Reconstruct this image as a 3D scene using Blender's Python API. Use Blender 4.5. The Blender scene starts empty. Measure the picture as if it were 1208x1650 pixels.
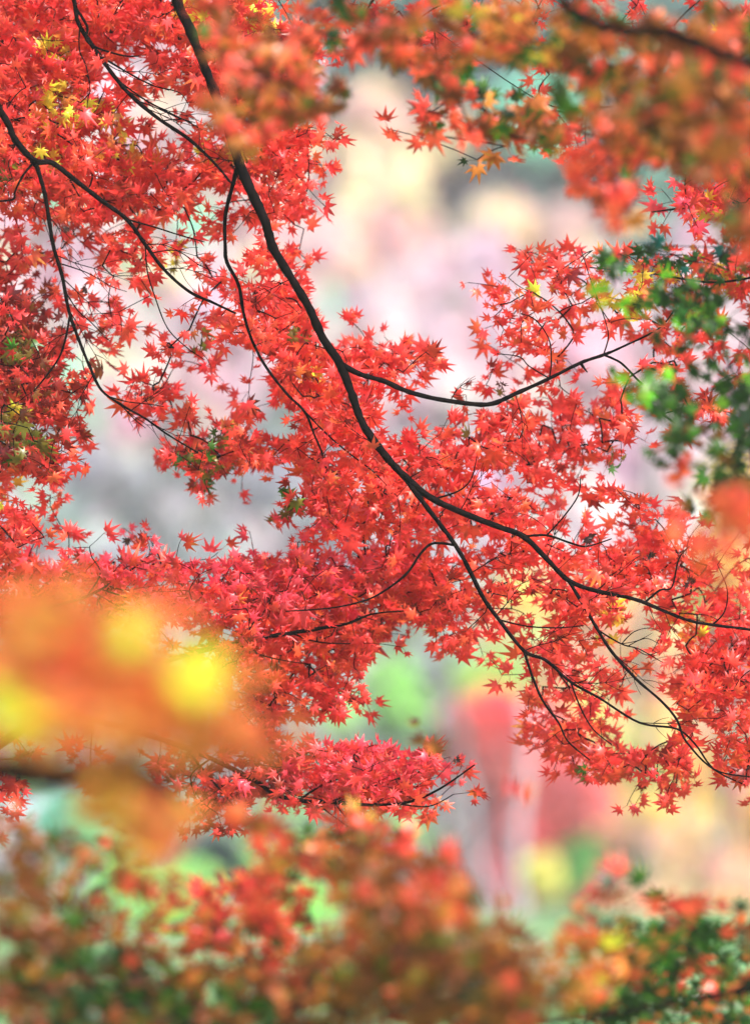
import bpy, math, random
import numpy as np
from math import radians, sin, cos, pi
from mathutils import Vector

sc = bpy.context.scene
C = sc.collection
R = np.random.default_rng(11)
random.seed(11)

# ------------------------------------------------------------------ camera, world, sun, exposure
PITCH = radians(3.8)
CAM = np.array([0.0, 0.0, 1.6])
FWD = np.array([0.0, cos(PITCH), sin(PITCH)])
UPV = np.array([0.0, -sin(PITCH), cos(PITCH)])
cam_d = bpy.data.cameras.new('camera')
cam = bpy.data.objects.new('camera', cam_d); C.objects.link(cam)
cam.location = CAM; cam.rotation_euler = (pi/2 + PITCH, 0, 0)
cam_d.sensor_fit = 'VERTICAL'; cam_d.sensor_height = 36; cam_d.lens = 150
cam_d.clip_end = 3000
cam_d.dof.use_dof = True; cam_d.dof.focus_distance = 9.0; cam_d.dof.aperture_fstop = 1.7
sc.camera = cam

SUN_EL, SUN_AZ = radians(42), radians(138)      # azimuth from +Y towards +X : over the right shoulder
world = bpy.data.worlds.new("World"); sc.world = world; world.use_nodes = True
nt = world.node_tree
sky = nt.nodes.new('ShaderNodeTexSky'); sky.sky_type = 'NISHITA'; sky.sun_disc = False
sky.sun_elevation = SUN_EL; sky.sun_rotation = SUN_AZ
nt.nodes['Background'].inputs['Strength'].default_value = 0.15
nt.links.new(sky.outputs[0], nt.nodes['Background'].inputs[0])
sun_d = bpy.data.lights.new('sun', 'SUN'); sun_d.energy = 5.0; sun_d.angle = radians(0.6)
sun_d.color = (1.0, 0.95, 0.88)
sun = bpy.data.objects.new('sun', sun_d); C.objects.link(sun)
sdir = Vector((sin(SUN_AZ)*cos(SUN_EL), cos(SUN_AZ)*cos(SUN_EL), sin(SUN_EL)))
sun.rotation_euler = sdir.to_track_quat('Z', 'Y').to_euler()
sun.location = (20, 40, 60)
sc.view_settings.view_transform = 'Standard'; sc.view_settings.look = 'None'
sc.view_settings.exposure = 1.56; sc.view_settings.gamma = 1
cy = sc.cycles
cy.use_denoising = True; cy.max_bounces = 8; cy.diffuse_bounces = 4; cy.transmission_bounces = 6
cy.transparent_max_bounces = 8; cy.volume_bounces = 1; cy.sample_clamp_indirect = 8

def P(x, y, d):
    """a point d metres down the view axis, seen at photo pixel (x, y)"""
    k = 0.24/1650
    return CAM + d*(FWD + (x-604)*k*np.array([1., 0, 0]) + (825-y)*k*UPV)
def PX(p):
    v = np.asarray(p) - CAM; d = v @ FWD
    return 604 + v[..., 0]/d/0.24*1650, 825 - (v @ UPV)/d/0.24*1650, d
MPP = 0.24/1650      # metres per pixel at one metre

# ------------------------------------------------------------------ materials
def mat(name):
    m = bpy.data.materials.new(name); m.use_nodes = True
    m.node_tree.nodes.clear()
    return m, m.node_tree.nodes, m.node_tree.links
def leaf_material(name, trans=0.55, gloss=0.07, scale=55):
    m, N, L = mat(name)
    out = N.new('ShaderNodeOutputMaterial')
    at = N.new('ShaderNodeAttribute'); at.attribute_name = 'tint'
    tc = N.new('ShaderNodeTexCoord')
    no = N.new('ShaderNodeTexNoise'); no.inputs['Scale'].default_value = scale; no.inputs['Detail'].default_value = 3
    L.new(tc.outputs['Object'], no.inputs['Vector'])
    mr = N.new('ShaderNodeMapRange'); mr.inputs['From Min'].default_value = .3; mr.inputs['From Max'].default_value = .7
    mr.inputs['To Min'].default_value = 0.74; mr.inputs['To Max'].default_value = 1.12
    L.new(no.outputs['Fac'], mr.inputs['Value'])
    mul = N.new('ShaderNodeVectorMath'); mul.operation = 'SCALE'
    L.new(at.outputs['Color'], mul.inputs[0]); L.new(mr.outputs[0], mul.inputs['Scale'])
    df = N.new('ShaderNodeBsdfDiffuse'); tr = N.new('ShaderNodeBsdfTranslucent'); gl = N.new('ShaderNodeBsdfGlossy')
    gl.inputs['Roughness'].default_value = 0.38; gl.inputs['Color'].default_value = (1, 1, 1, 1)
    L.new(mul.outputs[0], df.inputs['Color']); L.new(mul.outputs[0], tr.inputs['Color'])
    mx = N.new('ShaderNodeMixShader'); mx.inputs[0].default_value = trans
    L.new(df.outputs[0], mx.inputs[1]); L.new(tr.outputs[0], mx.inputs[2])
    lw = N.new('ShaderNodeLayerWeight'); lw.inputs['Blend'].default_value = .25
    mg = N.new('ShaderNodeMath'); mg.operation = 'MULTIPLY_ADD'; mg.inputs[1].default_value = .05; mg.inputs[2].default_value = gloss*.25
    L.new(lw.outputs['Facing'], mg.inputs[0])
    m2 = N.new('ShaderNodeMixShader')
    L.new(mg.outputs[0], m2.inputs[0]); L.new(mx.outputs[0], m2.inputs[1]); L.new(gl.outputs[0], m2.inputs[2])
    L.new(m2.outputs[0], out.inputs['Surface'])
    return m
def bark_material(name, c1, c2, scale=30, rough=.85, spec=.5):
    m, N, L = mat(name)
    out = N.new('ShaderNodeOutputMaterial'); b = N.new('ShaderNodeBsdfPrincipled')
    b.inputs['Roughness'].default_value = rough; b.inputs['Specular IOR Level'].default_value = spec
    tc = N.new('ShaderNodeTexCoord'); no = N.new('ShaderNodeTexNoise'); no.inputs['Scale'].default_value = scale
    no.inputs['Detail'].default_value = 6
    L.new(tc.outputs['Object'], no.inputs['Vector'])
    cr = N.new('ShaderNodeValToRGB'); cr.color_ramp.elements[0].color = (*c1, 1); cr.color_ramp.elements[1].color = (*c2, 1)
    cr.color_ramp.elements[0].position = .35; cr.color_ramp.elements[1].position = .7
    L.new(no.outputs['Fac'], cr.inputs[0]); L.new(cr.outputs[0], b.inputs['Base Color'])
    bp = N.new('ShaderNodeBump'); bp.inputs['Strength'].default_value = .5; bp.inputs['Distance'].default_value = .3/scale
    L.new(no.outputs['Fac'], bp.inputs['Height']); L.new(bp.outputs[0], b.inputs['Normal'])
    L.new(b.outputs[0], out.inputs['Surface'])
    return m
M_LEAF = leaf_material('maple_leaf')
M_FAR = leaf_material('far_foliage', trans=.58, gloss=.02, scale=1.2)
M_BARK = bark_material('maple_bark', (.001, .0006, .0006), (.0055, .003, .0026), 60, spec=.04)  # near black: the backlit silhouette is put into the bark colour
M_GREYBARK = bark_material('grey_bark', (.15, .15, .17), (.34, .30, .33), 6)
M_DARKBARK = bark_material('dark_bark', (.04, .035, .035), (.11, .10, .10), 6)

# ------------------------------------------------------------------ object helpers
def tag(o, label=None, cat=None, group=None, kind=None):
    if label: o['label'] = label
    if cat: o['category'] = cat
    if group: o['group'] = group
    if kind: o['kind'] = kind
    return o
def empty(name, loc):
    o = bpy.data.objects.new(name, None); C.objects.link(o); o.location = loc; return o
def mesh_obj(name, V, F, m, parent=None, tint=None, smooth=False, origin=None):
    """V (n,3) world coords, F (k,3|4)"""
    V = np.asarray(V, dtype=np.float32); F = np.asarray(F, dtype=np.int32)
    if origin is None:
        origin = np.zeros(3) if parent is None else None
    me = bpy.data.meshes.new(name)
    n, k = len(F), F.shape[1]
    off = np.array(base_of(parent)) if parent is not None else np.array(origin)
    me.vertices.add(len(V)); me.vertices.foreach_set('co', (V - off).astype(np.float32).ravel())
    me.loops.add(n*k); me.loops.foreach_set('vertex_index', F.ravel())
    me.polygons.add(n); me.polygons.foreach_set('loop_start', np.arange(0, n*k, k, dtype=np.int32))
    if smooth: me.polygons.foreach_set('use_smooth', np.ones(n, dtype=bool))
    me.update(calc_edges=True)
    if tint is not None:
        a = me.color_attributes.new('tint', 'FLOAT_COLOR', 'POINT')
        t = np.ones((len(V), 4), dtype=np.float32); t[:, :3] = tint
        a.data.foreach_set('color', t.ravel())
    me.materials.append(m)
    o = bpy.data.objects.new(name, me); C.objects.link(o)
    if parent is not None: o.parent = parent
    else: o.location = origin
    return o
def base_of(o):
    v = np.zeros(3)
    while o is not None:
        v += np.array(o.location); o = o.parent
    return v

def catmull(pts, per=5):
    pts = np.asarray(pts, float); out = []
    n = len(pts)
    for i in range(n-1):
        p0, p1, p2, p3 = pts[max(i-1, 0)], pts[i], pts[i+1], pts[min(i+2, n-1)]
        for t in np.linspace(0, 1, per, endpoint=False):
            out.append(.5*((2*p1)+(-p0+p2)*t+(2*p0-5*p1+4*p2-p3)*t*t+(-p0+3*p1-3*p2+p3)*t**3))
    out.append(pts[-1]); return np.array(out)
def tube(path, rad, sides=10, bump=.0):
    path = np.asarray(path, float); n = len(path)
    T = np.gradient(path, axis=0); T /= np.linalg.norm(T, axis=1)[:, None]+1e-9
    ref = np.array([.3, 1, .2]); ref /= np.linalg.norm(ref)
    A = np.cross(T, ref); A /= np.linalg.norm(A, axis=1)[:, None]+1e-9
    B = np.cross(T, A)
    th = np.linspace(0, 2*pi, sides, endpoint=False)
    rr = np.asarray(rad)[:, None]*np.ones((1, sides))
    if bump: rr = rr*(1+bump*R.standard_normal((n, 1))+bump*.7*R.standard_normal((n, sides)))
    V = path[:, None, :]+rr[:, :, None]*(np.cos(th)[None, :, None]*A[:, None, :]+np.sin(th)[None, :, None]*B[:, None, :])
    V = V.reshape(-1, 3)
    i = np.arange(n-1)[:, None]*sides; j = np.arange(sides)[None, :]; jn = (j+1) % sides
    F = np.stack([i+j, i+jn, i+sides+jn, i+sides+j], -1).reshape(-1, 4)
    # closed ends
    V = np.vstack([V, path[0], path[-1]]); a, b = len(V)-2, len(V)-1
    F0 = np.stack([np.full(sides, a), jn[0], j[0], np.full(sides, a)], -1)
    e = (n-1)*sides
    F1 = np.stack([np.full(sides, b), e+j[0], e+jn[0], np.full(sides, b)], -1)
    return V, F, np.vstack([F0, F1])[:, :3]
class Acc:
    def __init__(s): s.V = []; s.T = []; s.n = 0
    def add(s, V, F):
        F = np.asarray(F)
        if F.shape[1] == 4: F = np.vstack([F[:, [0, 1, 2]], F[:, [0, 2, 3]]])
        s.V.append(V); s.T.append(F+s.n); s.n += len(V)
    def tube(s, path, rad, sides=10, bump=0):
        V, F, E = tube(path, rad, sides, bump)
        F = np.vstack([F[:, [0, 1, 2]], F[:, [0, 2, 3]], E]); s.add(V, F)
    def obj(s, name, m, parent=None, smooth=True):
        return mesh_obj(name, np.vstack(s.V), np.vstack(s.T), m, parent, smooth=smooth)

# ------------------------------------------------------------------ the maple leaf
def leaf_template(detail=True):
    """seven pointed lobes with a crease along each; x,y in the blade, tip of the middle lobe at y=1"""
    lob = [(-122, .44), (-80, .72), (-40, .92), (0, 1.0), (40, .92), (80, .72), (122, .44)]
    V = [(0, 0, 0)]; F = []
    def pt(r, a, z): V.append((r*sin(radians(a)), r*cos(radians(a)), z)); return len(V)-1
    notch = []
    edges = [-146]+[(lob[i][0]+lob[i+1][0])/2 for i in range(6)]+[146]
    for i, a in enumerate(edges):
        r = .16 if i in (0, 7) else (.30 if i in (1, 6) else .39)
        notch.append(pt(r, a, -.02))
    for i, (a, l) in enumerate(lob):
        w = 11 if l > .6 else 14
        t = pt(l, a, -.16*l*l); s0 = pt(l*.56, a-w, -.05*l-.01); s1 = pt(l*.56, a+w, -.05*l-.01)
        mm = pt(l*.5, a, .035*l)
        n0, n1 = notch[i], notch[i+1]
        F += [(0, n0, mm), (n0, s0, mm), (s0, t, mm), (t, s1, mm), (s1, n1, mm), (0, mm, n1)]
    return np.array(V), np.array(F)
LV, LF = leaf_template()

def unit(v): return v/(np.linalg.norm(v, axis=-1, keepdims=True)+1e-9)
def leaves_mesh(pos, tipdir, normal, size, color, anchor=None):
    """all arrays of n; returns V,F,tint"""
    n = len(pos)
    tipdir = unit(tipdir - (tipdir*normal).sum(1, keepdims=True)*normal)
    side = np.cross(tipdir, normal)
    L = np.repeat(LV[None], n, 0).copy()
    # every leaf a bit different: lobe spread, curl, twist
    L[:, 1:, 0] *= R.uniform(.85, 1.12, (n, 1)); L[:, 1:, 1] *= R.uniform(.9, 1.1, (n, 1))
    L[:, 1:, :2] *= (1+.07*R.standard_normal((n, L.shape[1]-1, 1)))
    rr = (L[:, :, 0]**2+L[:, :, 1]**2)
    curl = np.clip(R.normal(.15, .28, (n, 1)), -.3, 1.1)
    L[:, :, 2] = L[:, :, 2]*R.uniform(.4, 1.8, (n, 1)) - rr*curl*.55 + L[:, :, 0]*L[:, :, 1]*R.normal(0, .25, (n, 1))
    L *= size[:, None, None]
    V = pos[:, None, :]+L[:, :, 0:1]*side[:, None, :]+L[:, :, 1:2]*tipdir[:, None, :]+L[:, :, 2:3]*normal[:, None, :]
    nv = L.shape[1]
    F = (LF[None]+(np.arange(n)*nv)[:, None, None]).reshape(-1, 3)
    tint = np.repeat(color[:, None, :], nv, 1).copy()
    tint[:, 1:, :] *= (1+.07*R.standard_normal((n, nv-1, 1)))
    far_ = (np.abs(LV[:, :2]).max(1) > .4)[None, :, None]      # some leaves have dry or yellowing lobe tips
    dry = (R.random((n, 1, 1)) < .13) & far_; tint = np.where(dry, tint*np.array([.6, .8, .8]), tint)
    yel = (R.random((n, 1, 1)) < .08) & far_; tint = np.where(yel, tint*np.array([1.05, 2.6, 1.2]), tint)
    V = V.reshape(-1, 3); tint = tint.reshape(-1, 3)
    if anchor is not None:      # leaf stalks
        ax = unit(pos-anchor); a = unit(np.cross(ax, np.array([.2, .9, .3]))); b = np.cross(ax, a)
        w = .0006
        S = []
        for base, mult in ((anchor, 1.0), (pos, .8)):
            for t in (0, 2.1, 4.2):
                S.append(base+w*mult*(cos(t)*a+sin(t)*b))
        S = np.stack(S, 1)
        f = np.array([(0, 1, 4), (0, 4, 3), (1, 2, 5), (1, 5, 4), (2, 0, 3), (2, 3, 5)])
        F2 = (f[None]+(np.arange(n)*6)[:, None, None]).reshape(-1, 3)+len(V)
        V = np.vstack([V, S.reshape(-1, 3)]); F = np.vstack([F, F2])
        tint = np.vstack([tint, np.repeat(color*np.array([.55, .6, .6]), 6, 0)])
    return V, F, np.clip(tint, .002, .95)

# leaf colours; browns, dark red and dark greens also carry shade
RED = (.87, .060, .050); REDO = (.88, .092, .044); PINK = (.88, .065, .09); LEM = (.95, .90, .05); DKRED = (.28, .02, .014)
ORA = (.72, .20, .04); YEL = (.82, .62, .05); GRN = (.055, .15, .014); DKG = (.018, .05, .009); LGN = (.22, .52, .03)
BRN = (.25, .066, .017); BRO = (.50, .15, .026); OLV = (.18, .14, .02)
def pick(palette, n):
    cols = np.array([c for c, w in palette]); w = np.array([w for c, w in palette], float); w /= w.sum()
    k = R.choice(len(cols), n, p=w)
    c = cols[k].copy()
    v = R.normal(1, .10, (n, 1)); h = R.normal(0, .16, n)
    c *= v; c[:, 1] *= np.exp(h)
    return np.clip(c, .004, .93)

# ------------------------------------------------------------------ trees: boughs + twigs + foliage
class Bough:
    def __init__(s, pts, d, world_pre=None, sub=False, wob=.06, name='bough'):
        """pts: (x, y, r_px) at depth d (scalar or per end)"""
        n = len(pts); d0, d1 = (d if isinstance(d, tuple) else (d, d))
        D = np.linspace(d0, d1, n)
        W = np.array([P(x, y, D[i]) for i, (x, y, r) in enumerate(pts)])
        Rr = np.array([r*MPP*D[i] for i, (x, y, r) in enumerate(pts)])
        if not sub: W[:, 1] += np.cumsum(R.normal(0, wob*.25, n))*.6
        if world_pre is not None:
            pre = np.array([p[:3] for p in world_pre], float); W = np.vstack([pre, W])
            Rr = np.concatenate([[p[3] for p in world_pre], Rr])
        q = catmull(np.hstack([W, Rr[:, None]]), 6)
        s.path, s.rad = q[:, :3], np.maximum(q[:, 3]*.87, .0005)
        s.sub = []; s.nodes = None; s.name = name
    def child(s, pts, d=None, at=None):
        """a side branch: starts on the nearest point of this bough"""
        x0, y0 = pts[0][0], pts[0][1]
        px, py, dd = PX(s.path)
        k = int(np.argmin((px-x0)**2+(py-y0)**2)); dep = dd[k]
        end = dep if d is None else d
        b = Bough(pts, (dep, end), sub=True)
        b.path = b.path + (s.path[k]-b.path[0])*np.linspace(1, 0, len(b.path))[:, None]**.8
        s.sub.append(b); return b
    def all(s):
        out = [s]
        for c in s.sub: out += c.all()
        return out

def sample_grid(grid, d, jitter=.0, k=.55, padx=5, pady=4):
    """grid: rows of digits, cells of 50 px; returns spray tips (x,y)"""
    pts = []
    rows, cols = len(grid), len(grid[0])
    for r in range(-pady, rows):
        for c in range(-padx, cols+padx):          # the crowns go on outside the picture
            v = int(grid[max(r, 0)][min(max(c, 0), cols-1)])
            out_ = max(-r, -c, c-cols+1, 0)
            if out_: v = max(0, min(v, 8)-out_//2)
            if v == 0: continue
            cov = [0, .06, .14, .23, .33, .45, .58, .72, .86, .955][v]
            n = R.poisson(-math.log(1-cov)*k*4.4*(1.3 if v > 7 else 1))
            for _ in range(n):
                pts.append((c*50+R.uniform(0, 50), r*50+R.uniform(0, 50)))
    return np.array(pts)

def grow(tree, boughs, tips, tipd, palette_fn, size=(.024, .031), per=(2, 4), facing=1.0, twig=.0007, spread=1.0,
         twig_parts=True, droop=.55, mat_leaf=None, spray_len=.05, curlf=0):
    """connect the spray tips to the boughs by twigs, put leaves on them.  tipd: depth for each tip"""
    tips = np.asarray(tips); n = len(tips)
    W = np.array([P(x, y, d) for (x, y), d in zip(tips, tipd)])
    allb = []
    for bi, b in enumerate(boughs):
        for s in b.all(): allb.append((bi, s))
    SP = np.vstack([s.path for _, s in allb]); SB = np.concatenate([np.full(len(s.path), bi) for bi, s in allb])
    # greedy attachment, nearest first, so that twigs fork
    dist = np.empty(n); par = np.full(n, -1); anchor = np.zeros((n, 3)); owner = np.zeros(n, int)
    for i in range(n):
        dd = np.linalg.norm(SP-W[i], axis=1); k = dd.argmin(); dist[i] = dd[k]; anchor[i] = SP[k]; owner[i] = SB[k]
    root = dist.copy(); done = np.zeros(n, bool); best = dist.copy(); cnt = np.ones(n); order = []
    cost = root.copy()
    for _ in range(n):
        key = np.where(done, 1e9, best); i = int(key.argmin()); done[i] = True; order.append(i)
        if par[i] >= 0: owner[i] = owner[par[i]]
        dd = np.linalg.norm(W-W[i], axis=1)+.012
        m = (~done) & (dd < best)
        best[m] = dd[m]; par[m] = i
    for i in reversed(order):
        if par[i] >= 0: cnt[par[i]] += cnt[i]
    start = np.where((par >= 0)[:, None], W[np.maximum(par, 0)], anchor)
    accs = [Acc() for _ in boughs]
    for i in range(n):
        a, b = start[i], W[i]; L = np.linalg.norm(b-a)
        if L < 1e-4: continue
        mid = (a+b)/2+R.normal(0, min(.06*L, .006), 3)+np.array([0, 0, min(.05*L, .006)])
        r1 = min(twig*cnt[i]**.30, .0019); r0 = r1*1.12
        t = np.linspace(0, 1, 5)[:, None]
        path = (1-t)**2*a+2*t*(1-t)*mid+t*t*b
        accs[owner[i]].tube(path, np.linspace(r0, r1, 5), 5, .06)
    # leaves
    pos, td, nr, sz, anc, own, px = [], [], [], [], [], [], []
    gd = unit(W-start)
    for i in range(n):
        m = R.integers(per[0], per[1]+1)
        base = unit(gd[i]*.5+np.array([0, 0, -droop])+R.normal(0, .35, 3))
        nb = unit(np.array([R.normal(0, .32), -.66*facing, R.normal(-.48, .24)]))
        for j in range(m):
            ang = (j-(m-1)/2)*R.uniform(.7, 1.25)+R.normal(0, .3)
            # turn base about nb
            v = base*cos(ang)+np.cross(nb, base)*sin(ang)
            st = R.uniform(.35, 1.0)*spray_len*spread
            nn = unit(nb+R.normal(0, .30, 3))
            back = -gd[i]*R.uniform(0, .03)
            a = W[i]+back*(j > 0); p = a+v*st*.62+nn*R.normal(0, .008)
            pos.append(p); td.append(unit(v+R.normal(0, .25, 3))); nr.append(nn); anc.append(a); own.append(owner[i])
            sz.append(R.uniform(*size)*(1.12 if j == m//2 else 1.0)*math.exp(R.normal(0, .22)))
    pos, td, nr, sz, anc, own = map(np.array, (pos, td, nr, sz, anc, own))
    x, y, d = PX(pos)
    col = palette_fn(x, y, d)
    for bi, b in enumerate(boughs):
        acc = Acc()
        for s in b.all():
            acc.tube(s.path, s.rad, 12 if s.rad.max() > .003 else 6, .06)
        tw = accs[bi]          # twigs grow out of the bough: one piece of wood
        for v_, t_ in zip(tw.V, tw.T): acc.V.append(v_)
        off_ = acc.n
        acc.T += [t_+off_ for t_ in tw.T]; acc.n += tw.n
        bo = acc.obj('bough', M_BARK, tree)
        k = own == bi
        if k.any():
            V, F, T = leaves_mesh(pos[k], td[k], nr[k], sz[k], col[k], anc[k])
            mesh_obj('foliage', V, F, mat_leaf or M_LEAF, bo, tint=T)
    return len(pos)

def trunk(tree, pts, name='trunk', m=None, sides=16):
    q = catmull(np.array(pts, float), 6); acc = Acc(); acc.tube(q[:, :3], q[:, 3], sides, .03)
    return acc.obj(name, m or M_BARK, tree)
def ell(x, y, cx, cy, rx, ry): return ((x-cx)/rx)**2+((y-cy)/ry)**2

# ------------------------------------------------------------------ terrain
def ground_z(x, y):
    t = np.clip((y-64)/22, 0, None)
    z = np.where(t < 1, .5*t*t*22*.52, (t-.5)*22*.52)
    z = np.where(z > 34, 34+8*(1-np.exp(-(z-34)/16)), z)
    return z+np.clip((y-64)/30, 0, 1)*(.9*np.sin(x*.13+1)+.6*np.sin(x*.31+y*.17))
xs = np.concatenate([np.linspace(-420, -42, 28), np.linspace(-40, 40, 81), np.linspace(42, 420, 28)])
ys = np.concatenate([np.linspace(-60, 38, 30), np.linspace(40, 150, 111), np.linspace(155, 520, 40)])
X, Y = np.meshgrid(xs, ys); Z = ground_z(X, Y)+.03*np.sin(X*1.7)*np.cos(Y*1.3)
V = np.stack([X, Y, Z], -1).reshape(-1, 3); nx = len(xs); ny = len(ys)
i = (np.arange(ny-1)[:, None]*nx+np.arange(nx-1)[None, :]).ravel()
F = np.stack([i, i+1, i+nx+1, i+nx], -1)
m, N, L = mat('forest_ground')
out = N.new('ShaderNodeOutputMaterial'); b = N.new('ShaderNodeBsdfPrincipled'); b.inputs['Roughness'].default_value = .95
tc = N.new('ShaderNodeTexCoord'); no = N.new('ShaderNodeTexNoise'); no.inputs['Scale'].default_value = .35; no.inputs['Detail'].default_value = 8
cr = N.new('ShaderNodeValToRGB')
cr.color_ramp.elements[0].position = .36; cr.color_ramp.elements[0].color = (.04, .13, .02, 1)
cr.color_ramp.elements[1].position = .62; cr.color_ramp.elements[1].color = (.17, .14, .09, 1)
e = cr.color_ramp.elements.new(.5); e.color = (.06, .17, .03, 1)
L.new(tc.outputs['Object'], no.inputs['Vector']); L.new(no.outputs['Fac'], cr.inputs[0])
sx = N.new('ShaderNodeSeparateXYZ'); L.new(tc.outputs['Object'], sx.inputs[0])
lr = N.new('ShaderNodeMapRange'); lr.inputs['From Min'].default_value = 62; lr.inputs['From Max'].default_value = 70
L.new(sx.outputs['Y'], lr.inputs['Value'])
c2 = N.new('ShaderNodeValToRGB')      # fallen leaves, paled to paint brightness into the gaps between crowns
c2.color_ramp.elements[0].position = .38; c2.color_ramp.elements[0].color = (.50, .42, .44, 1)
c2.color_ramp.elements[1].position = .62; c2.color_ramp.elements[1].color = (.78, .60, .56, 1)
L.new(no.outputs['Fac'], c2.inputs[0])
mxc = N.new('ShaderNodeMix'); mxc.data_type = 'RGBA'
L.new(lr.outputs[0], mxc.inputs[0]); L.new(cr.outputs[0], mxc.inputs[6]); L.new(c2.outputs[0], mxc.inputs[7])
L.new(mxc.outputs[2], b.inputs['Base Color'])
L.new(b.outputs[0], out.inputs['Surface'])
g = mesh_obj('ground', V, F, m, smooth=True); tag(g, kind='structure')

# ------------------------------------------------------------------ far trees
def crown_mesh(cen, rad, n, palette, size, lobes=9, flat=False):
    """leaf clumps spread through lobed crown volume"""
    cen = np.array(cen); rad = np.array(rad)
    lc = unit(R.normal(0, 1, (lobes, 3)))*rad*R.uniform(.35, .75, (lobes, 1))
    k = R.integers(0, lobes, n)
    p = lc[k]+unit(R.normal(0, 1, (n, 3)))*rad*.48*R.uniform(.55, 1.05, (n, 1))
    nr = unit(p/rad+R.normal(0, .8, (n, 3))); t = unit(np.cross(nr, R.normal(0, 1, (n, 3)))); s = np.cross(nr, t)
    w = size*R.uniform(.6, 1.4, (n, 1))
    base = cen+p
    star = [(0, 1.2), (-.35, .3), (-1.1, .35), (-.5, -.3), (-.6, -1), (0, -.5), (.6, -1), (.5, -.3), (1.1, .35), (.35, .3)]
    V = np.stack([base+w*(a*t+b_*s) for a, b_ in star], 1)
    m_ = len(star)
    F = np.array([(1, 0, 9), (1, 2, 3), (3, 4, 5), (5, 6, 7), (7, 8, 9), (1, 3, 5), (1, 5, 9), (5, 7, 9)])
    F = (F[None]+(np.arange(n)*m_)[:, None, None]).reshape(-1, 3)
    cl = pick(palette, lobes)
    c = cl[k]*R.normal(1, .1, (n, 1)); c2 = pick(palette, n); mix = R.random((n, 1)) < .35
    c = np.where(mix, c2, c)
    return V.reshape(-1, 3), F, np.clip(np.repeat(c, m_, 0), .004, .9)
def limb_set(base, top, rad, cen, crad, nl=6):
    acc = Acc()
    base = np.array(base); top = np.array(top)
    t = np.linspace(0, 1, 7)[:, None]
    H = np.linalg.norm(top-base)
    path = base*(1-t)+top*t+np.sin(t*pi)*np.array([R.normal(0, .03*H), R.normal(0, .03*H), 0])
    acc.tube(path, np.linspace(rad, rad*.45, 7), 10, .05)
    for _ in range(nl):
        k = R.uniform(.45, .95); a = path[int(k*6)]
        e_ = np.array(cen)+unit(R.normal(0, 1, 3))*np.array(crad)*.7
        mid = (a+e_)/2+np.array([0, 0, -.1*H*R.random()])
        tt = np.linspace(0, 1, 6)[:, None]
        acc.tube((1-tt)**2*a+2*tt*(1-tt)*mid+tt*tt*e_, np.linspace(rad*.35, rad*.08, 6), 6, .05)
    return acc
def far_tree(x, y, d, rx, ry, palette, label, cat='tree', n=900, size=.16, tr=.12, bark=None, name='autumn_tree', lean=0, group=None, lobes=9):
    """crown centre seen at (x, y), crown radii in photo pixels"""
    c = P(x, y, d); k = MPP*d
    rad = (rx*k, rx*k*.9, ry*k)
    bx = c[0]+lean; gz = float(ground_z(np.array(bx), np.array(c[1])))
    t = empty(name, (bx, c[1], gz)); tag(t, label, cat, group)
    acc = limb_set((bx, c[1], gz-.15), (c[0], c[1], max(c[2]-rad[2]*.1, gz+1)), tr, c, rad)
    acc.obj('trunk', bark or M_DARKBARK, t)
    V, F, T = crown_mesh(c, rad, int(n*3), palette, size*1.2, lobes)
    mesh_obj('crown', V, F, M_FAR, t, tint=T)
    return t
def conifer(x, y_top, d, h, w, palette, label, group=None, n=5200):
    c = P(x, y_top, d); gz = float(ground_z(np.array(c[0]), np.array(c[1])))
    t = empty('conifer_tree', (c[0], c[1], gz)); tag(t, label, 'conifer', group)
    acc = Acc(); acc.tube(np.array([[c[0], c[1], gz-.2], [c[0], c[1], (gz+c[2])/2], [c[0], c[1], c[2]]]), [.22, .14, .03], 10, .03)
    acc.obj('trunk', M_DARKBARK, t)
    f = R.random(n)**.75*.97; tier = np.floor(f*14)/14+R.uniform(0, .045, n)
    ang = R.uniform(0, 2*pi, n); rr = w*tier*np.sqrt(R.random(n))*(1+.25*np.sin(ang*3+tier*40))
    p = np.stack([c[0]+rr*np.cos(ang), c[1]+rr*np.sin(ang), c[2]-tier*h-rr*.25], -1)
    nr = unit(np.stack([np.cos(ang)*.5, np.sin(ang)*.5, np.ones(n)], -1)+R.normal(0, .4, (n, 3)))
    o = np.stack([np.cos(ang), np.sin(ang), np.full(n, -.35)], -1); s = np.cross(o, nr); L_ = R.uniform(.25, .6, (n, 1))
    Vv = np.stack([p-o*L_*.3, p+s*L_*.3, p+o*L_, p-s*L_*.3], 1).reshape(-1, 3)
    F = np.arange(n*4).reshape(-1, 4)
    mesh_obj('crown', Vv, F, M_FAR, t, tint=np.repeat(pick(palette, n), 4, 0))
    return t

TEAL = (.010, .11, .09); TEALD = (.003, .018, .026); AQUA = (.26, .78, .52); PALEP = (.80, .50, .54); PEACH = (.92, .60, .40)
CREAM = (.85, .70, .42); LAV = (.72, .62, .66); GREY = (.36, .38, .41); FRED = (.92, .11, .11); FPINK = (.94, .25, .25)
FYEL = (.92, .70, .12); FGRN = (.22, .55, .12); FLG = (.45, .80, .22); GGRN = (.30, .42, .33); WHT = (.72, .59, .63)

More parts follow.
